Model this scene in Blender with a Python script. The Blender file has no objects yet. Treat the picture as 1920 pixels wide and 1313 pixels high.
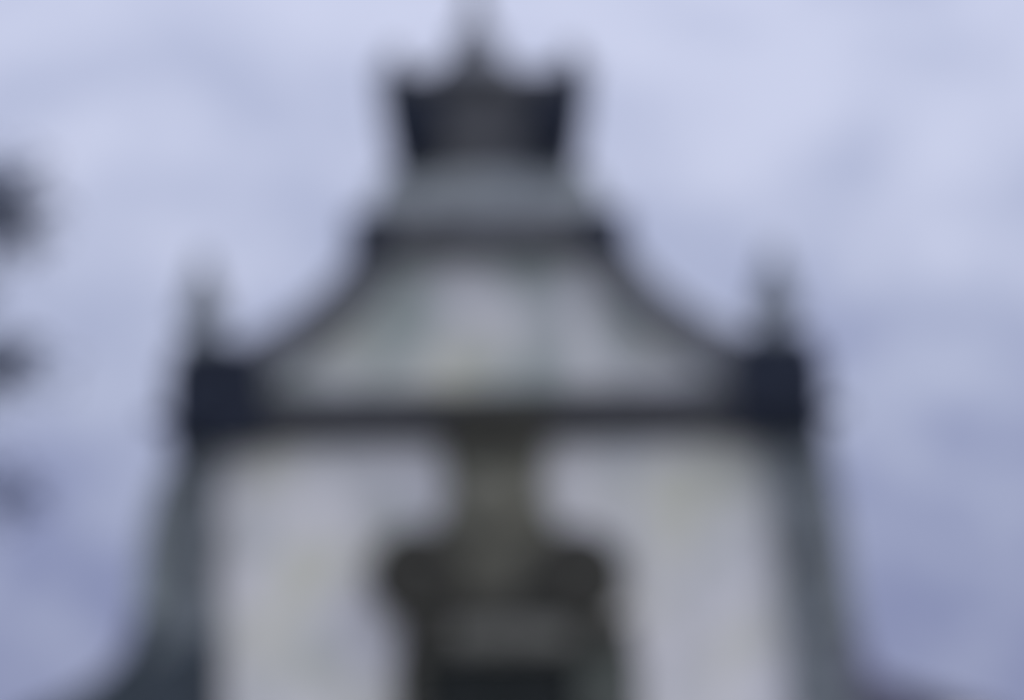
import bpy, bmesh, math, random
from mathutils import Vector, Matrix
R = math.radians
S = bpy.context.scene
COL = S.collection
random.seed(7)

# ------------------------------------------------------------------ camera
D = 60.0                      # metres from the lens to the chapel front
EYE = 1.65
EAVE = 7.0                    # height of the main cornice
M = 11.2 / 1920               # metres per photograph pixel on the chapel front
cam = bpy.data.cameras.new("camera")
cam.sensor_width = 36
cam.lens = 36 * D / (1920 * M)
cam.clip_end = 20000
cam.dof.use_dof = True        # the photograph is far out of focus
cam.dof.focus_distance = 1.2
cam.dof.aperture_fstop = 14.5
camo = bpy.data.objects.new("camera", cam)
COL.objects.link(camo)
camo.location = (30 * M, -D, EYE)
aim = Vector((30 * M, 0, EAVE + 124 * M))
ROLL = R(-.85)                # the photograph is not quite level
camo.rotation_euler = ((aim - camo.location).to_track_quat('-Z', 'Y').to_matrix().to_4x4() @ Matrix.Rotation(ROLL, 4, 'Z')).to_euler()
S.camera = camo

# ------------------------------------------------------------------ sky
SUN_EL, SUN_AZ = R(48), R(118)
w = bpy.data.worlds.new("World"); S.world = w; w.use_nodes = True
nt = w.node_tree; nt.nodes.clear()
N = lambda t: nt.nodes.new(t)
L = nt.links.new
out = N('ShaderNodeOutputWorld'); bg = N('ShaderNodeBackground')
bg.inputs['Strength'].default_value = 0.1
L(bg.outputs[0], out.inputs[0])
sky = N('ShaderNodeTexSky'); sky.sky_type = 'NISHITA'; sky.sun_disc = False
sky.sun_elevation = SUN_EL; sky.sun_rotation = SUN_AZ
tc = N('ShaderNodeTexCoord'); sep = N('ShaderNodeSeparateXYZ'); L(tc.outputs['Generated'], sep.inputs[0])
mp = N('ShaderNodeMapping'); mp.inputs['Scale'].default_value = (1, 1, 1.5); L(tc.outputs['Generated'], mp.inputs[0])
n1 = N('ShaderNodeTexNoise'); n1.inputs['Scale'].default_value = 30; n1.inputs['Detail'].default_value = 5; n1.inputs['Roughness'].default_value = 0.55
L(mp.outputs[0], n1.inputs['Vector'])
# a closed cloud deck: palest above, bluer and heavier towards the horizon
mr = N('ShaderNodeMapRange'); mr.interpolation_type = 'SMOOTHSTEP'
mr.inputs['From Min'].default_value = 0.035; mr.inputs['From Max'].default_value = 0.185
L(sep.outputs['Z'], mr.inputs['Value'])
nz = N('ShaderNodeMath'); nz.operation = 'MULTIPLY_ADD'; nz.inputs[1].default_value = 1.9; nz.inputs[2].default_value = -0.95
L(n1.outputs['Fac'], nz.inputs[0])
ad = N('ShaderNodeMath'); ad.operation = 'ADD'; ad.use_clamp = True
L(mr.outputs[0], ad.inputs[0]); L(nz.outputs[0], ad.inputs[1])
rp = N('ShaderNodeValToRGB'); L(ad.outputs[0], rp.inputs[0])
rp.color_ramp.elements[0].position = 0.0; rp.color_ramp.elements[0].color = (.25, .28, .48, 1)
rp.color_ramp.elements[1].position = 1.0; rp.color_ramp.elements[1].color = (.595, .63, .82, 1)
e = rp.color_ramp.elements.new(.5); e.color = (.435, .475, .665, 1)
x10 = N('ShaderNodeVectorMath'); x10.operation = 'SCALE'; x10.inputs['Scale'].default_value = 10
L(rp.outputs[0], x10.inputs[0])
zen = N('ShaderNodeMath'); zen.operation = 'MULTIPLY_ADD'; zen.use_clamp = False; zen.inputs[1].default_value = 9; zen.inputs[2].default_value = 9.1
zc = N('ShaderNodeMath'); zc.operation = 'MAXIMUM'; zc.inputs[1].default_value = 0; L(sep.outputs['Z'], zc.inputs[0])
L(zc.outputs[0], zen.inputs[0]); L(zen.outputs[0], x10.inputs['Scale'])   # an overcast sky brightens towards the zenith
mx = N('ShaderNodeMix'); mx.data_type = 'RGBA'; mx.inputs['Factor'].default_value = 0.93
L(sky.outputs[0], mx.inputs[6]); L(x10.outputs[0], mx.inputs[7]); L(mx.outputs[2], bg.inputs['Color'])

# ------------------------------------------------------------------ sun and exposure
sl = bpy.data.lights.new("sun", 'SUN'); sl.energy = 1.0; sl.angle = R(25); sl.color = (1, .96, .9)
so = bpy.data.objects.new("sun", sl); COL.objects.link(so); so.location = (14, -6, 30)
dirv = Vector((math.sin(SUN_AZ) * math.cos(SUN_EL), math.cos(SUN_AZ) * math.cos(SUN_EL), math.sin(SUN_EL)))
so.rotation_euler = dirv.to_track_quat('Z', 'Y').to_euler()
vs = S.view_settings
vs.view_transform = 'Standard'; vs.look = 'None'; vs.exposure = 0; vs.gamma = 1; vs.use_curve_mapping = False
S.cycles.use_denoising = True
S.cycles.transparent_max_bounces = 16

# ------------------------------------------------------------------ materials
def mat(name, base, rough=.6, metal=0., vary=.25, scale=14., bump=.0, spec=.5, base2=None):
    m = bpy.data.materials.new(name); m.use_nodes = True
    t = m.node_tree; b = t.nodes['Principled BSDF']
    tcn = t.nodes.new('ShaderNodeTexCoord')
    no = t.nodes.new('ShaderNodeTexNoise'); no.inputs['Scale'].default_value = scale; no.inputs['Detail'].default_value = 6
    t.links.new(tcn.outputs['Object'], no.inputs['Vector'])
    r = t.nodes.new('ShaderNodeValToRGB'); t.links.new(no.outputs['Fac'], r.inputs[0])
    r.color_ramp.elements[0].position = .3; r.color_ramp.elements[1].position = .7
    lo = [c * (1 - vary) for c in base]; hi = base2 or [min(1, c * (1 + vary)) for c in base]
    r.color_ramp.elements[0].color = (*lo, 1); r.color_ramp.elements[1].color = (*hi, 1)
    t.links.new(r.outputs[0], b.inputs['Base Color'])
    b.inputs['Roughness'].default_value = rough; b.inputs['Metallic'].default_value = metal
    b.inputs['Specular IOR Level'].default_value = spec
    if bump:
        bp = t.nodes.new('ShaderNodeBump'); bp.inputs['Strength'].default_value = bump; bp.inputs['Distance'].default_value = .01
        t.links.new(no.outputs['Fac'], bp.inputs['Height']); t.links.new(bp.outputs[0], b.inputs['Normal'])
    return m

def plaster(name, cream=.48, lichen=.52, k=1.0):
    """lime wash with cream weathering, grey-green lichen and rain streaks"""
    m = bpy.data.materials.new(name); m.use_nodes = True
    t = m.node_tree; b = t.nodes['Principled BSDF']; b.inputs['Roughness'].default_value = .9
    tcn = t.nodes.new('ShaderNodeTexCoord')
    def noise(scale, stretch, lo, hi, detail=5, off=0):
        mp_ = t.nodes.new('ShaderNodeMapping'); mp_.inputs['Scale'].default_value = (1, 1, stretch); mp_.inputs['Location'].default_value = (off, off, off)
        t.links.new(tcn.outputs['Object'], mp_.inputs[0])
        n = t.nodes.new('ShaderNodeTexNoise'); n.inputs['Scale'].default_value = scale; n.inputs['Detail'].default_value = detail
        t.links.new(mp_.outputs[0], n.inputs['Vector'])
        q = t.nodes.new('ShaderNodeMapRange'); q.inputs[1].default_value = lo; q.inputs[2].default_value = hi
        t.links.new(n.outputs['Fac'], q.inputs[0]); return q.outputs[0]
    prev = None
    cols = ((.80, .785, .775), (.66, .655, .50), (.40, .45, .41), (.50, .50, .50))
    facs = (None, noise(.9, 1, cream, cream + .22, off=3.1), noise(1.3, .8, lichen, lichen + .28, off=7.7), noise(2.6, .16, .55, .85, off=1.3))
    for c, f in zip(cols, facs):
        if f is None:
            v = t.nodes.new('ShaderNodeRGB'); v.outputs[0].default_value = (*c, 1); prev = v.outputs[0]; continue
        x = t.nodes.new('ShaderNodeMix'); x.data_type = 'RGBA'
        t.links.new(f, x.inputs[0]); t.links.new(prev, x.inputs[6]); x.inputs[7].default_value = (*c, 1); prev = x.outputs[2]
    t.links.new(prev, b.inputs['Base Color'])
    return m

WALL = plaster("lime_wash", .48, .52)
GABLE = plaster("lichened_lime_wash", .50, .37)
BLACK = mat("black_basalt", (.022, .028, .044), .85, 0, .4, 3, .4, .2)
BASALT = mat("grey_basalt", (.165, .185, .195), .85, 0, .4, 2.2, .4, .3)
COPE = mat("coping_basalt", (.165, .172, .188), .85, 0, .35, 2.5, .4, .3)
PALE = mat("pale_ashlar", (.33, .355, .36), .85, 0, .35, 2.0, .4, .3)
RENDER = mat("grey_green_render", (.34, .38, .37), .9, 0, .25, 1.5, .2, .2)
OLIVE = mat("lichened_stone", (.155, .152, .118), .9, 0, .35, 2.5, .4, .2)
BUTT = mat("buttress_basalt", (.052, .066, .078), .85, 0, .35, 1.6, .4, .2)
COPED = mat("cornice_grey_basalt", (.15, .155, .165), .85, 0, .35, 2.5, .4, .3)
JAMB = mat("jamb_stone", (.095, .105, .09), .9, 0, .3, 2.5, .4, .2)
LINTEL = mat("lintel_stone", (.18, .18, .155), .9, 0, .3, 2.5, .4, .2)
DARKORN = mat("dark_lichened_stone", (.056, .055, .046), .9, 0, .4, 3, .4, .2)
MID = mat("corniced_basalt", (.095, .097, .104), .85, 0, .35, 2.5, .4, .3)
GLASS = mat("window_glass", (.008, .012, .008), .3, 0, .2, 4, 0, .5)
WOOD = mat("dark_green_wood", (.014, .022, .014), .6, 0, .3, 6, .2, .3)
SLATE = mat("roof_slate", (.17, .165, .23), .8, 0, .3, 3, .3, .3)
TILE = mat("roof_tile", (.20, .10, .065), .85, 0, .35, 4, .4, .2)
BARK = mat("bark", (.07, .055, .045), .9, 0, .4, 4, .6, .2)
LEAF = mat("leaf", (.075, .10, .155), .6, 0, .4, 1, 0, .3)
GRASS = mat("ground_grass", (.07, .09, .045), .9, 0, .4, .5, .4, .2)
PAVE = mat("forecourt_gravel", (.28, .265, .24), .9, 0, .3, 5, .4, .2)
HILL = mat("hill_woods", (.05, .065, .06), 1, 0, .4, .01, 0, .1)

# ------------------------------------------------------------------ mesh helpers
def link(name, bm, m, parent=None, smooth=True):
    bmesh.ops.recalc_face_normals(bm, faces=bm.faces)
    me = bpy.data.meshes.new(name); bm.to_mesh(me); bm.free(); me.materials.append(m)
    if smooth:
        for p in me.polygons: p.use_smooth = True
        me.set_sharp_from_angle(angle=R(35))
    o = bpy.data.objects.new(name, me); COL.objects.link(o)
    if parent: o.parent = parent
    return o

def empty(name, loc, label, cat):
    o = bpy.data.objects.new(name, None); COL.objects.link(o); o.location = loc
    o.empty_display_size = .1
    o['label'] = label; o['category'] = cat
    return o

def add_box(bm, c, s, bev=0.0, rot=None):
    M = Matrix.Translation(c) @ (rot or Matrix.Identity(4)) @ Matrix.Diagonal((*s, 1))
    r = bmesh.ops.create_cube(bm, size=1, matrix=M)
    if bev:
        ed = {e for v in r['verts'] for e in v.link_edges}
        bmesh.ops.bevel(bm, geom=list(ed), offset=bev, segments=2, affect='EDGES')

def add_lathe(bm, prof, seg=24, c=(0, 0, 0)):
    """prof: (radius, z) pairs from bottom to top"""
    rings = []
    for r, z in prof:
        rings.append([bm.verts.new((c[0] + max(r, 1e-4) * math.cos(2 * math.pi * i / seg),
                                    c[1] + max(r, 1e-4) * math.sin(2 * math.pi * i / seg), c[2] + z)) for i in range(seg)])
    for a, b in zip(rings, rings[1:]):
        for i in range(seg):
            bm.faces.new((a[i], a[(i + 1) % seg], b[(i + 1) % seg], b[i]))
    bm.faces.new(rings[0][::-1]); bm.faces.new(rings[-1])

def add_sweep(bm, pts, rad, seg=8, square=False, tw=0.):
    pts = [Vector(p) for p in pts]
    rads = rad if isinstance(rad, (list, tuple)) else [rad] * len(pts)
    rings = []
    for i, p in enumerate(pts):
        t = (pts[min(i + 1, len(pts) - 1)] - pts[max(i - 1, 0)]).normalized()
        u = t.cross(Vector((0.31, .95, 0.02))).normalized()
        v = t.cross(u).normalized()
        n = 4 if square else seg
        rings.append([bm.verts.new(p + rads[i] * (math.cos(tw + 2 * math.pi * k / n) * u + math.sin(tw + 2 * math.pi * k / n) * v)) for k in range(n)])
    n = len(rings[0])
    for a, b in zip(rings, rings[1:]):
        for i in range(n):
            bm.faces.new((a[i], a[(i + 1) % n], b[(i + 1) % n], b[i]))
    bm.faces.new(rings[0][::-1]); bm.faces.new(rings[-1])

def add_frustum(bm, h0, z0, h1, z1):
    lo = [bm.verts.new((sx * h0, sy * h0, z0)) for sx, sy in ((-1, -1), (1, -1), (1, 1), (-1, 1))]
    hi = [bm.verts.new((sx * h1, sy * h1, z1)) for sx, sy in ((-1, -1), (1, -1), (1, 1), (-1, 1))]
    for i in range(4):
        bm.faces.new((lo[i], lo[(i + 1) % 4], hi[(i + 1) % 4], hi[i]))
    bm.faces.new(lo[::-1]); bm.faces.new(hi)

# ------------------------------------------------------------------ setting
bm = bmesh.new()
bmesh.ops.create_grid(bm, x_segments=60, y_segments=60, size=4000)
g = link("ground", bm, GRASS); g['kind'] = 'structure'
bm = bmesh.new()                                   # low far hills all round the horizon
ring = []
for i in range(180):
    a = 2 * math.pi * i / 180
    h = 22 + 9 * math.sin(a * 5 + 1) + 6 * math.sin(a * 13) + 4 * math.sin(a * 29 + 2)
    ring.append([bm.verts.new((math.cos(a) * r, math.sin(a) * r, z)) for r, z in ((2600, -2), (2900, h * .7), (3150, h), (3700, -2))])
for i in range(180):
    A, B = ring[i], ring[(i + 1) % 180]
    for k in range(3): bm.faces.new((A[k], B[k], B[k + 1], A[k + 1]))
h = link("hills", bm, HILL); h['kind'] = 'structure'

bm = bmesh.new(); bmesh.ops.create_cube(bm, size=1, matrix=Matrix.Translation((0, -9, .02)) @ Matrix.Diagonal((26, 17.6, .06, 1)))
pv = link("forecourt", bm, PAVE); pv['kind'] = 'structure'

# ------------------------------------------------------------------ chapel
AX = 930                                   # photograph column of the chapel's axis at the cornice
def X(x): return (x - AX) * M
def Z(y): return EAVE + (780 - y) * M
def add_prism(bm, pts, y0, y1):
    """pts: photograph outline on the chapel front; y0..y1: depth in metres"""
    a = [bm.verts.new((X(x), y0, Z(y))) for x, y in pts]
    b = [bm.verts.new((X(x), y1, Z(y))) for x, y in pts]
    n = len(pts)
    bm.faces.new(a); bm.faces.new(b[::-1])
    for i in range(n): bm.faces.new((a[i], b[i], b[(i + 1) % n], a[(i + 1) % n]))
def rect(bm, x0, x1, y0, y1, d0, d1): add_prism(bm, [(x0, y0), (x1, y0), (x1, y1), (x0, y1)], d0, d1)
def part(name, m, parent, *rects, bev=.012):
    bm = bmesh.new()
    for q in rects:
        if len(q) == 6: rect(bm, *q)
        else: add_prism(bm, *q)
    o = link(name, bm, m, parent)
    if bev:
        md = o.modifiers.new("bevel", 'BEVEL'); md.width = bev; md.segments = 1; md.limit_method = 'ANGLE'
    return o
def disc(bm, x, y, prof, seg=28):
    """turned boss facing the camera; prof: (radius px, depth m)"""
    rings = [[bm.verts.new((X(x) + r_ * M * math.cos(2 * math.pi * k / seg), d, Z(y) + r_ * M * math.sin(2 * math.pi * k / seg))) for k in range(seg)] for r_, d in prof]
    for a, b in zip(rings, rings[1:]):
        for k in range(seg): bm.faces.new((a[k], a[(k + 1) % seg], b[(k + 1) % seg], b[k]))
    bm.faces.new(rings[0][::-1]); bm.faces.new(rings[-1])
GY = 780 + EAVE / M                        # photograph row of the ground
ch = empty("chapel", (0, 0, 0), "white chapel with dark stone trim, curved gable and corner pinnacles", "chapel")

# front wall round the window and door openings
OX0, OX1, OY0, OY1 = 778, 1078, 1224, 1590
DX0, DX1, DY0 = 800, 1060, 1735
part("front_wall", WALL, ch, (360, OX0, 782, GY, 0, .6), (OX1, 1530, 782, GY, 0, .6), (OX0, OX1, 782, OY0, 0, .6),
     (OX0, OX1, OY1, DY0, 0, .6), (OX0, DX0, DY0, GY, 0, .6), (DX1, OX1, DY0, GY, 0, .6), bev=0)

# curved gable: limewashed field and a coping of separate stones
OUT = [(510, 668), (468, 632), (404, 596), (346, 558), (298, 512), (252, 456)]      # half width, row
def smooth_curve(P, n):
    o = []
    for i in range(n + 1):
        t = i / n * (len(P) - 1); k = min(int(t), len(P) - 2); f = t - k
        p0, p1, p2, p3 = P[max(k - 1, 0)], P[k], P[k + 1], P[min(k + 2, len(P) - 1)]
        o.append(tuple(.5 * (2 * p1[c] + (p2[c] - p0[c]) * f + (2 * p0[c] - 5 * p1[c] + 4 * p2[c] - p3[c]) * f * f + (3 * p1[c] - p0[c] - 3 * p2[c] + p3[c]) * f ** 3) for c in (0, 1)))
    return o
cv = smooth_curve(OUT, 18)
inn = []
for i, p in enumerate(cv):
    a, b = cv[max(i - 1, 0)], cv[min(i + 1, len(cv) - 1)]
    d = Vector((b[0] - a[0], b[1] - a[1])).normalized()
    inn.append((p[0] + d.y * 82, p[1] - d.x * 82))
GX = 924
part("gable_field", GABLE, ch, ([(GX - h_, min(y, 745)) for h_, y in inn] + [(GX - inn[-1][0], 462), (GX + inn[-1][0], 462)] + [(GX + h_, min(y, 745)) for h_, y in inn[::-1]], .04, .5), bev=0)
for s_ in (-1, 1):
    for k in range(9):
        a, b = cv[2 * k:2 * k + 3], inn[2 * k:2 * k + 3]
        e_ = .01 * ((k * 7) % 3)
        part("coping_stone", COPE, ch, ([(GX + s_ * h_, y) for h_, y in a] + [(GX + s_ * h_, y) for h_, y in b[::-1]], -.14 - e_, .62), bev=.02)
# gable cornice, neck and top pedestal with two volutes
GC = 918
gc = part("gable_cornice", COPED, ch, (GC - 232, GC + 232, 456, 484, -.14, .60), (GC - 262, GC + 262, 416, 456, -.28, .68), (GC - 246, GC + 246, 392, 416, -.20, .64))
for s_ in (-1, 1):
    part("cornice_end_block", BLACK, gc, (GC + s_ * 224 - 38, GC + s_ * 224 + 38, 400, 480, -.36, -.2802))
part("neck_block", PALE, ch, ([(GC - 222, 392), (GC + 222, 392), (GC + 212, 355), (GC + 200, 318), (GC - 200, 318), (GC - 212, 355)], -.06, .52))
PC = 914
part("top_pedestal", MID, ch, (PC - 92, PC + 92, 152, 318, -.04, .46), (PC - 150, PC + 150, 124, 152, -.10, .52), bev=.02)
for s_ in (-1, 1):
    part("flared_side_block", BLACK, ch, ([(PC + s_ * q, y) for q, y in ((93, 318), (176, 318), (180, 280), (190, 230), (196, 180), (200, 116), (151, 116), (151, 153), (93, 153))], -.16, .56), bev=.02)
    bm = bmesh.new(); disc(bm, PC + s_ * 118, 232, [(46, -.158), (46, -.22), (36, -.27), (24, -.23), (16, -.24), (9, -.29), (3, -.30)])
    link("volute", bm, BLACK, ch)
    bm = bmesh.new(); add_lathe(bm, [(.16, 0), (.17, .04), (.08, .08), (.10, .14), (.08, .20), (.02, .26)], 14, (X(PC + s_ * 168), .2, Z(116)))
    link("ball_finial", bm, COPE, ch)
bm = bmesh.new()
add_lathe(bm, [(.46, 0), (.44, .10), (.30, .20), (.24, .30), (.27, .40), (.20, .50), (.11, .62)], 18, (X(898), .2, Z(126)))
link("cross_base", bm, COPE, ch)
bm = bmesh.new(); add_box(bm, (X(898), .2, Z(126) + 1.40), (.17, .15, 1.6), .02); add_box(bm, (X(898), .2, Z(126) + 1.75), (.86, .14, .17), .02)
link("cross", bm, COPE, ch)

# main cornice between the corner blocks, with its keystone
part("main_cornice", MID, ch, (494, 1372, 796, 828, -.14, .40), (494, 1372, 768, 796, -.26, .55), (494, 1372, 742, 768, -.34, .62))
part("cornice_keystone", DARKORN, ch, ([(828, 750), (1034, 750), (1018, 830), (844, 830)], -.42, -.3202 + .2))
# corner pilasters of stacked blocks, entablature blocks, pinnacles
for x0, x1, bx0, bx1 in ((318, 410, 312, 494), (1432, 1552, 1372, 1546)):
    y = 836; k = 0
    while y < GY - 5:
        h_ = min((62, 84)[k % 2], GY - y); ins = (0, 6)[k % 2]; sh = min((y - 836) * .09, 46) * (x0 > 900)   # the right corner is battered
        part("pilaster_block", BASALT, ch, (x0 + ins + sh, x1 - ins + sh, y + 1, y + h_ - 1, -.16 + .012 * (k % 2), .62)); y += h_; k += 1
    eb = part("entablature_block", BLACK, ch, (bx0, bx1, 676, 834, -.34, .62), (bx0 + 14, bx1 - 14, 640, 676, -.24, .55))
    part("capital_ledge", BLACK, eb, (x0 - 40, x1 + 28, 774, 798, -.44, -.3402))
    px_ = 378 if x0 < 900 else 1458
    bm = bmesh.new(); bs = Z(640)
    add_lathe(bm, [(.32, 0), (.33, .06), (.18, .14), (.16, .20), (.28, .32), (.29, .40), (.20, .50), (.17, .62), (.11, .85), (.04, 1.04)], 12, (X(px_), .16, bs))
    link("pinnacle", bm, BASALT, ch)

# ornament over the window: lichened crest, two scrolls, paler lintel, jambs and sill
part("crest_panel", OLIVE, ch, ([(822, 831), (1028, 831), (1014, 885), (1014, 935), (1036, 985), (1074, 1030), (1080, 1160), (770, 1160), (776, 1030), (814, 985), (832, 935), (832, 885)], -.16, -.002), bev=.03)
bm = bmesh.new(); disc(bm, 916, 945, [(62, -.158), (60, -.22), (42, -.27), (6, -.28)]); link("crest_boss", bm, OLIVE, ch)
for cx, cy, rr in ((776, 1080, 92), (1074, 1088, 94)):
    bm = bmesh.new(); disc(bm, cx, cy, [(rr - 2, -.002), (rr, -.27), (rr - 14, -.34), (rr - 32, -.28), (rr - 48, -.29), (rr - 62, -.37), (5, -.38)]); link("scroll", bm, DARKORN, ch)
part("scroll_band", DARKORN, ch, (790, 1064, 1112, 1164, -.24, -.1602))
wn = part("window_surround", DARKORN, ch, (742, 1178, 1170, 1222, -.20, -.002))
part("lintel_panel", LINTEL, wn, (840, 1066, 1172, 1218, -.28, -.2002))
part("jamb", DARKORN, wn, (732, OX0, 1223, OY1, -.14, -.002)); part("jamb", JAMB, wn, (OX1, 1188, 1223, OY1, -.14, -.002))
part("sill", BASALT, wn, (726, 1190, OY1 + 1, OY1 + 30, -.24, -.002))
wd = part("window", WOOD, ch, (OX0, OX0 + 16, OY0, OY1, .30, .36), (OX1 - 16, OX1, OY0, OY1, .30, .36), (OX0 + 16, OX1 - 16, OY0, OY0 + 16, .30, .36), (OX0 + 16, OX1 - 16, OY1 - 16, OY1, .30, .36),
          (924, 936, OY0 + 16, OY1 - 16, .30, .36), *[(a, b, y, y + 8, .31, .355) for y in (1310, 1402, 1494) for a, b in ((OX0 + 16, 924), (936, OX1 - 16))], bev=0)
for a, b in ((OX0 + 16, 924), (936, OX1 - 16)):
    for y0, y1 in ((OY0 + 16, 1310), (1318, 1402), (1410, 1494), (1502, OY1 - 16)):
        part("pane", GLASS, wd, (a, b, y0, y1, .326, .334), bev=0)
dr = part("door", WOOD, ch, (DX0, 929, DY0, GY, .30, .38), (931, DX1, DY0, GY, .30, .38))
part("door_surround", BASALT, ch, (740, DX0, DY0, GY, -.14, -.002), (DX1, 1120, DY0, GY, -.14, -.002), (726, 1134, DY0 - 46, DY0 - 1, -.2, -.002))

# concave wings beside the front, with dark copings, and low aisles with slate roofs
LW = [(318, 846), (288, 900), (264, 980), (252, 1060), (242, 1140), (222, 1215), (150, 1280), (20, 1335)]
RW = [(1552, 846), (1572, 940), (1584, 1040), (1596, 1130), (1608, 1210), (1628, 1280), (1672, 1334), (1760, 1372)]
for W_, cm, x_in in ((LW, RENDER, 318), (RW, PALE, 1548)):
    sg = -1 if x_in < 900 else 1
    c2 = smooth_curve(W_, 14)
    part("wing_wall", RENDER if sg < 0 else PALE, ch, (c2 + [(c2[-1][0], GY), (x_in, GY)], .12, .5), bev=0)
    for k in range(7):
        a = c2[2 * k:2 * k + 3]
        n_ = []
        for q, p in enumerate(a):
            g0, g1 = c2[max(2 * k + q - 1, 0)], c2[min(2 * k + q + 1, 14)]
            d = Vector((g1[0] - g0[0], g1[1] - g0[1])).normalized(); th = 14 + 3.2 * (2 * k + q)
            n_.append((p[0] - sg * d.y * th * .9, p[1] + abs(d.x) * th))
        part("wing_coping_stone", cm if k < 4 else (BUTT if sg < 0 else SLATE), ch, (a + n_[::-1], -.02 - .004 * (k % 2), .56), bev=.01)
part("wing_buttress", BUTT, ch, ([(408, 1178), (408, 1420), (130, 1420), (150, 1330), (250, 1262), (330, 1205)], -.24, .1198))
# nave behind the front
part("nave_wall", WALL, ch, (420, 446, 850, GY, .6, 15), (1414, 1440, 850, GY, .6, 15), (446, 1414, 850, GY, 14.6, 15), bev=0)
part("nave_roof", TILE, ch, ([(396, 858), (928, 640), (1464, 858), (1464, 842), (928, 622), (396, 842)], .63, 15.3), bev=0)
for sg, xa, xb in ((-1, -20, 420), (1, 1440, 1880)):
    part("aisle_wall", WALL, ch, (min(xa, xb) + 20, max(xa, xb) - 20 * (sg > 0), 1360, GY, .6, 13), bev=0)
    part("aisle_roof", SLATE, ch, ([(420, 1225), (-30, 1372), (-30, 1356), (420, 1208)] if sg < 0 else [(1440, 1225), (1890, 1372), (1890, 1356), (1440, 1208)], .63, 13.3), bev=0)

# ------------------------------------------------------------------ tree whose boughs reach in at the left edge
def leaf(bm, p, size, rnd):
    d = Vector((rnd.uniform(-1, 1), rnd.uniform(-1, 1), rnd.uniform(-.9, .5))).normalized()
    u = d.cross(Vector((rnd.uniform(-1, 1), rnd.uniform(-1, 1), rnd.uniform(-1, 1)))).normalized()
    n = d.cross(u)
    P = [p, p + d * size * .45 + u * size * .28 + n * size * .06, p + d * size, p + d * size * .45 - u * size * .28 + n * size * .06]
    v = [bm.verts.new(q) for q in P]
    bm.faces.new((v[0], v[1], v[2])); bm.faces.new((v[0], v[2], v[3]))

rnd = random.Random(4)
TX, TY = -11.6, 3.0
tree = empty("broadleaf_tree", (TX, TY, 0), "blue-grey tree whose leafy boughs poke in at the left edge", "tree")
bm = bmesh.new()
add_sweep(bm, [(0, 0, -.2), (.1, 0, 1.5), (-.1, .15, 3.5), (.15, 0, 5.8), (.0, .15, 8.3), (.15, 0, 10.8)], [.42, .33, .29, .24, .15, .05], 12)
link("trunk", bm, BARK, tree)
clumps = []
for i in range(22):
    a = rnd.uniform(0, 2 * math.pi); z0 = rnd.uniform(3.6, 9.2); rr = rnd.uniform(2.2, 4.4) * (1 - .05 * (z0 - 3.6))
    tip = Vector((math.cos(a) * rr, math.sin(a) * rr, z0 + rnd.uniform(.6, 1.8)))
    if tip.x > 3.6: tip.x = 3.6
    clumps.append((tip, 1.15, 520)); clumps.append((tip * .65 + Vector((0, 0, z0 * .35 + .2)), 1.05, 400))
    bm = bmesh.new(); add_sweep(bm, [(0, 0, z0), tip * .5 + Vector((0, 0, z0 * .5 + .1)), tip], [.13, .075, .02], 7); link("limb", bm, BARK, tree)
    for q in range(3):
        e_ = tip + Vector((rnd.uniform(-.8, .5), rnd.uniform(-.8, .8), rnd.uniform(-.3, .9)))
        bm = bmesh.new(); add_sweep(bm, [tip * .75 + Vector((0, 0, z0 * .25)), (tip * .4 + e_ * .6) + Vector((0, 0, .05)), e_], [.04, .022, .006], 5); link("twig", bm, BARK, tree)
for x, y, sp, n in ((-40, 275, .45, 110), (-18, 318, .55, 170), (-30, 375, .5, 110), (-5, 628, .45, 85), (-60, 640, .45, 90), (-8, 890, .45, 55), (-300, 330, 1.0, 300), (-330, 640, 1.0, 300), (-320, 930, 1.0, 300), (-480, 500, 1.2, 300), (-500, 800, 1.2, 300), (-150, 480, .6, 220), (-170, 780, .6, 180)):
    t = Vector((X(x), 2.2, Z(y))) - Vector((TX, TY, 0)); clumps.append((t, sp, n))
    bm = bmesh.new(); add_sweep(bm, [(0, 0, t.z - .8), t * .5 + Vector((0, 0, t.z * .5 - .15)), t], [.09, .05, .012], 7); link("limb", bm, BARK, tree)
bm = bmesh.new()
for c, sp, n in clumps:
    for k in range(n):
        p = c + Vector((rnd.gauss(0, sp * .5), rnd.gauss(0, sp * .5), rnd.gauss(0, sp * .42)))
        leaf(bm, p, rnd.uniform(.13, .24), rnd)
link("crown", bm, LEAF, tree, smooth=False)
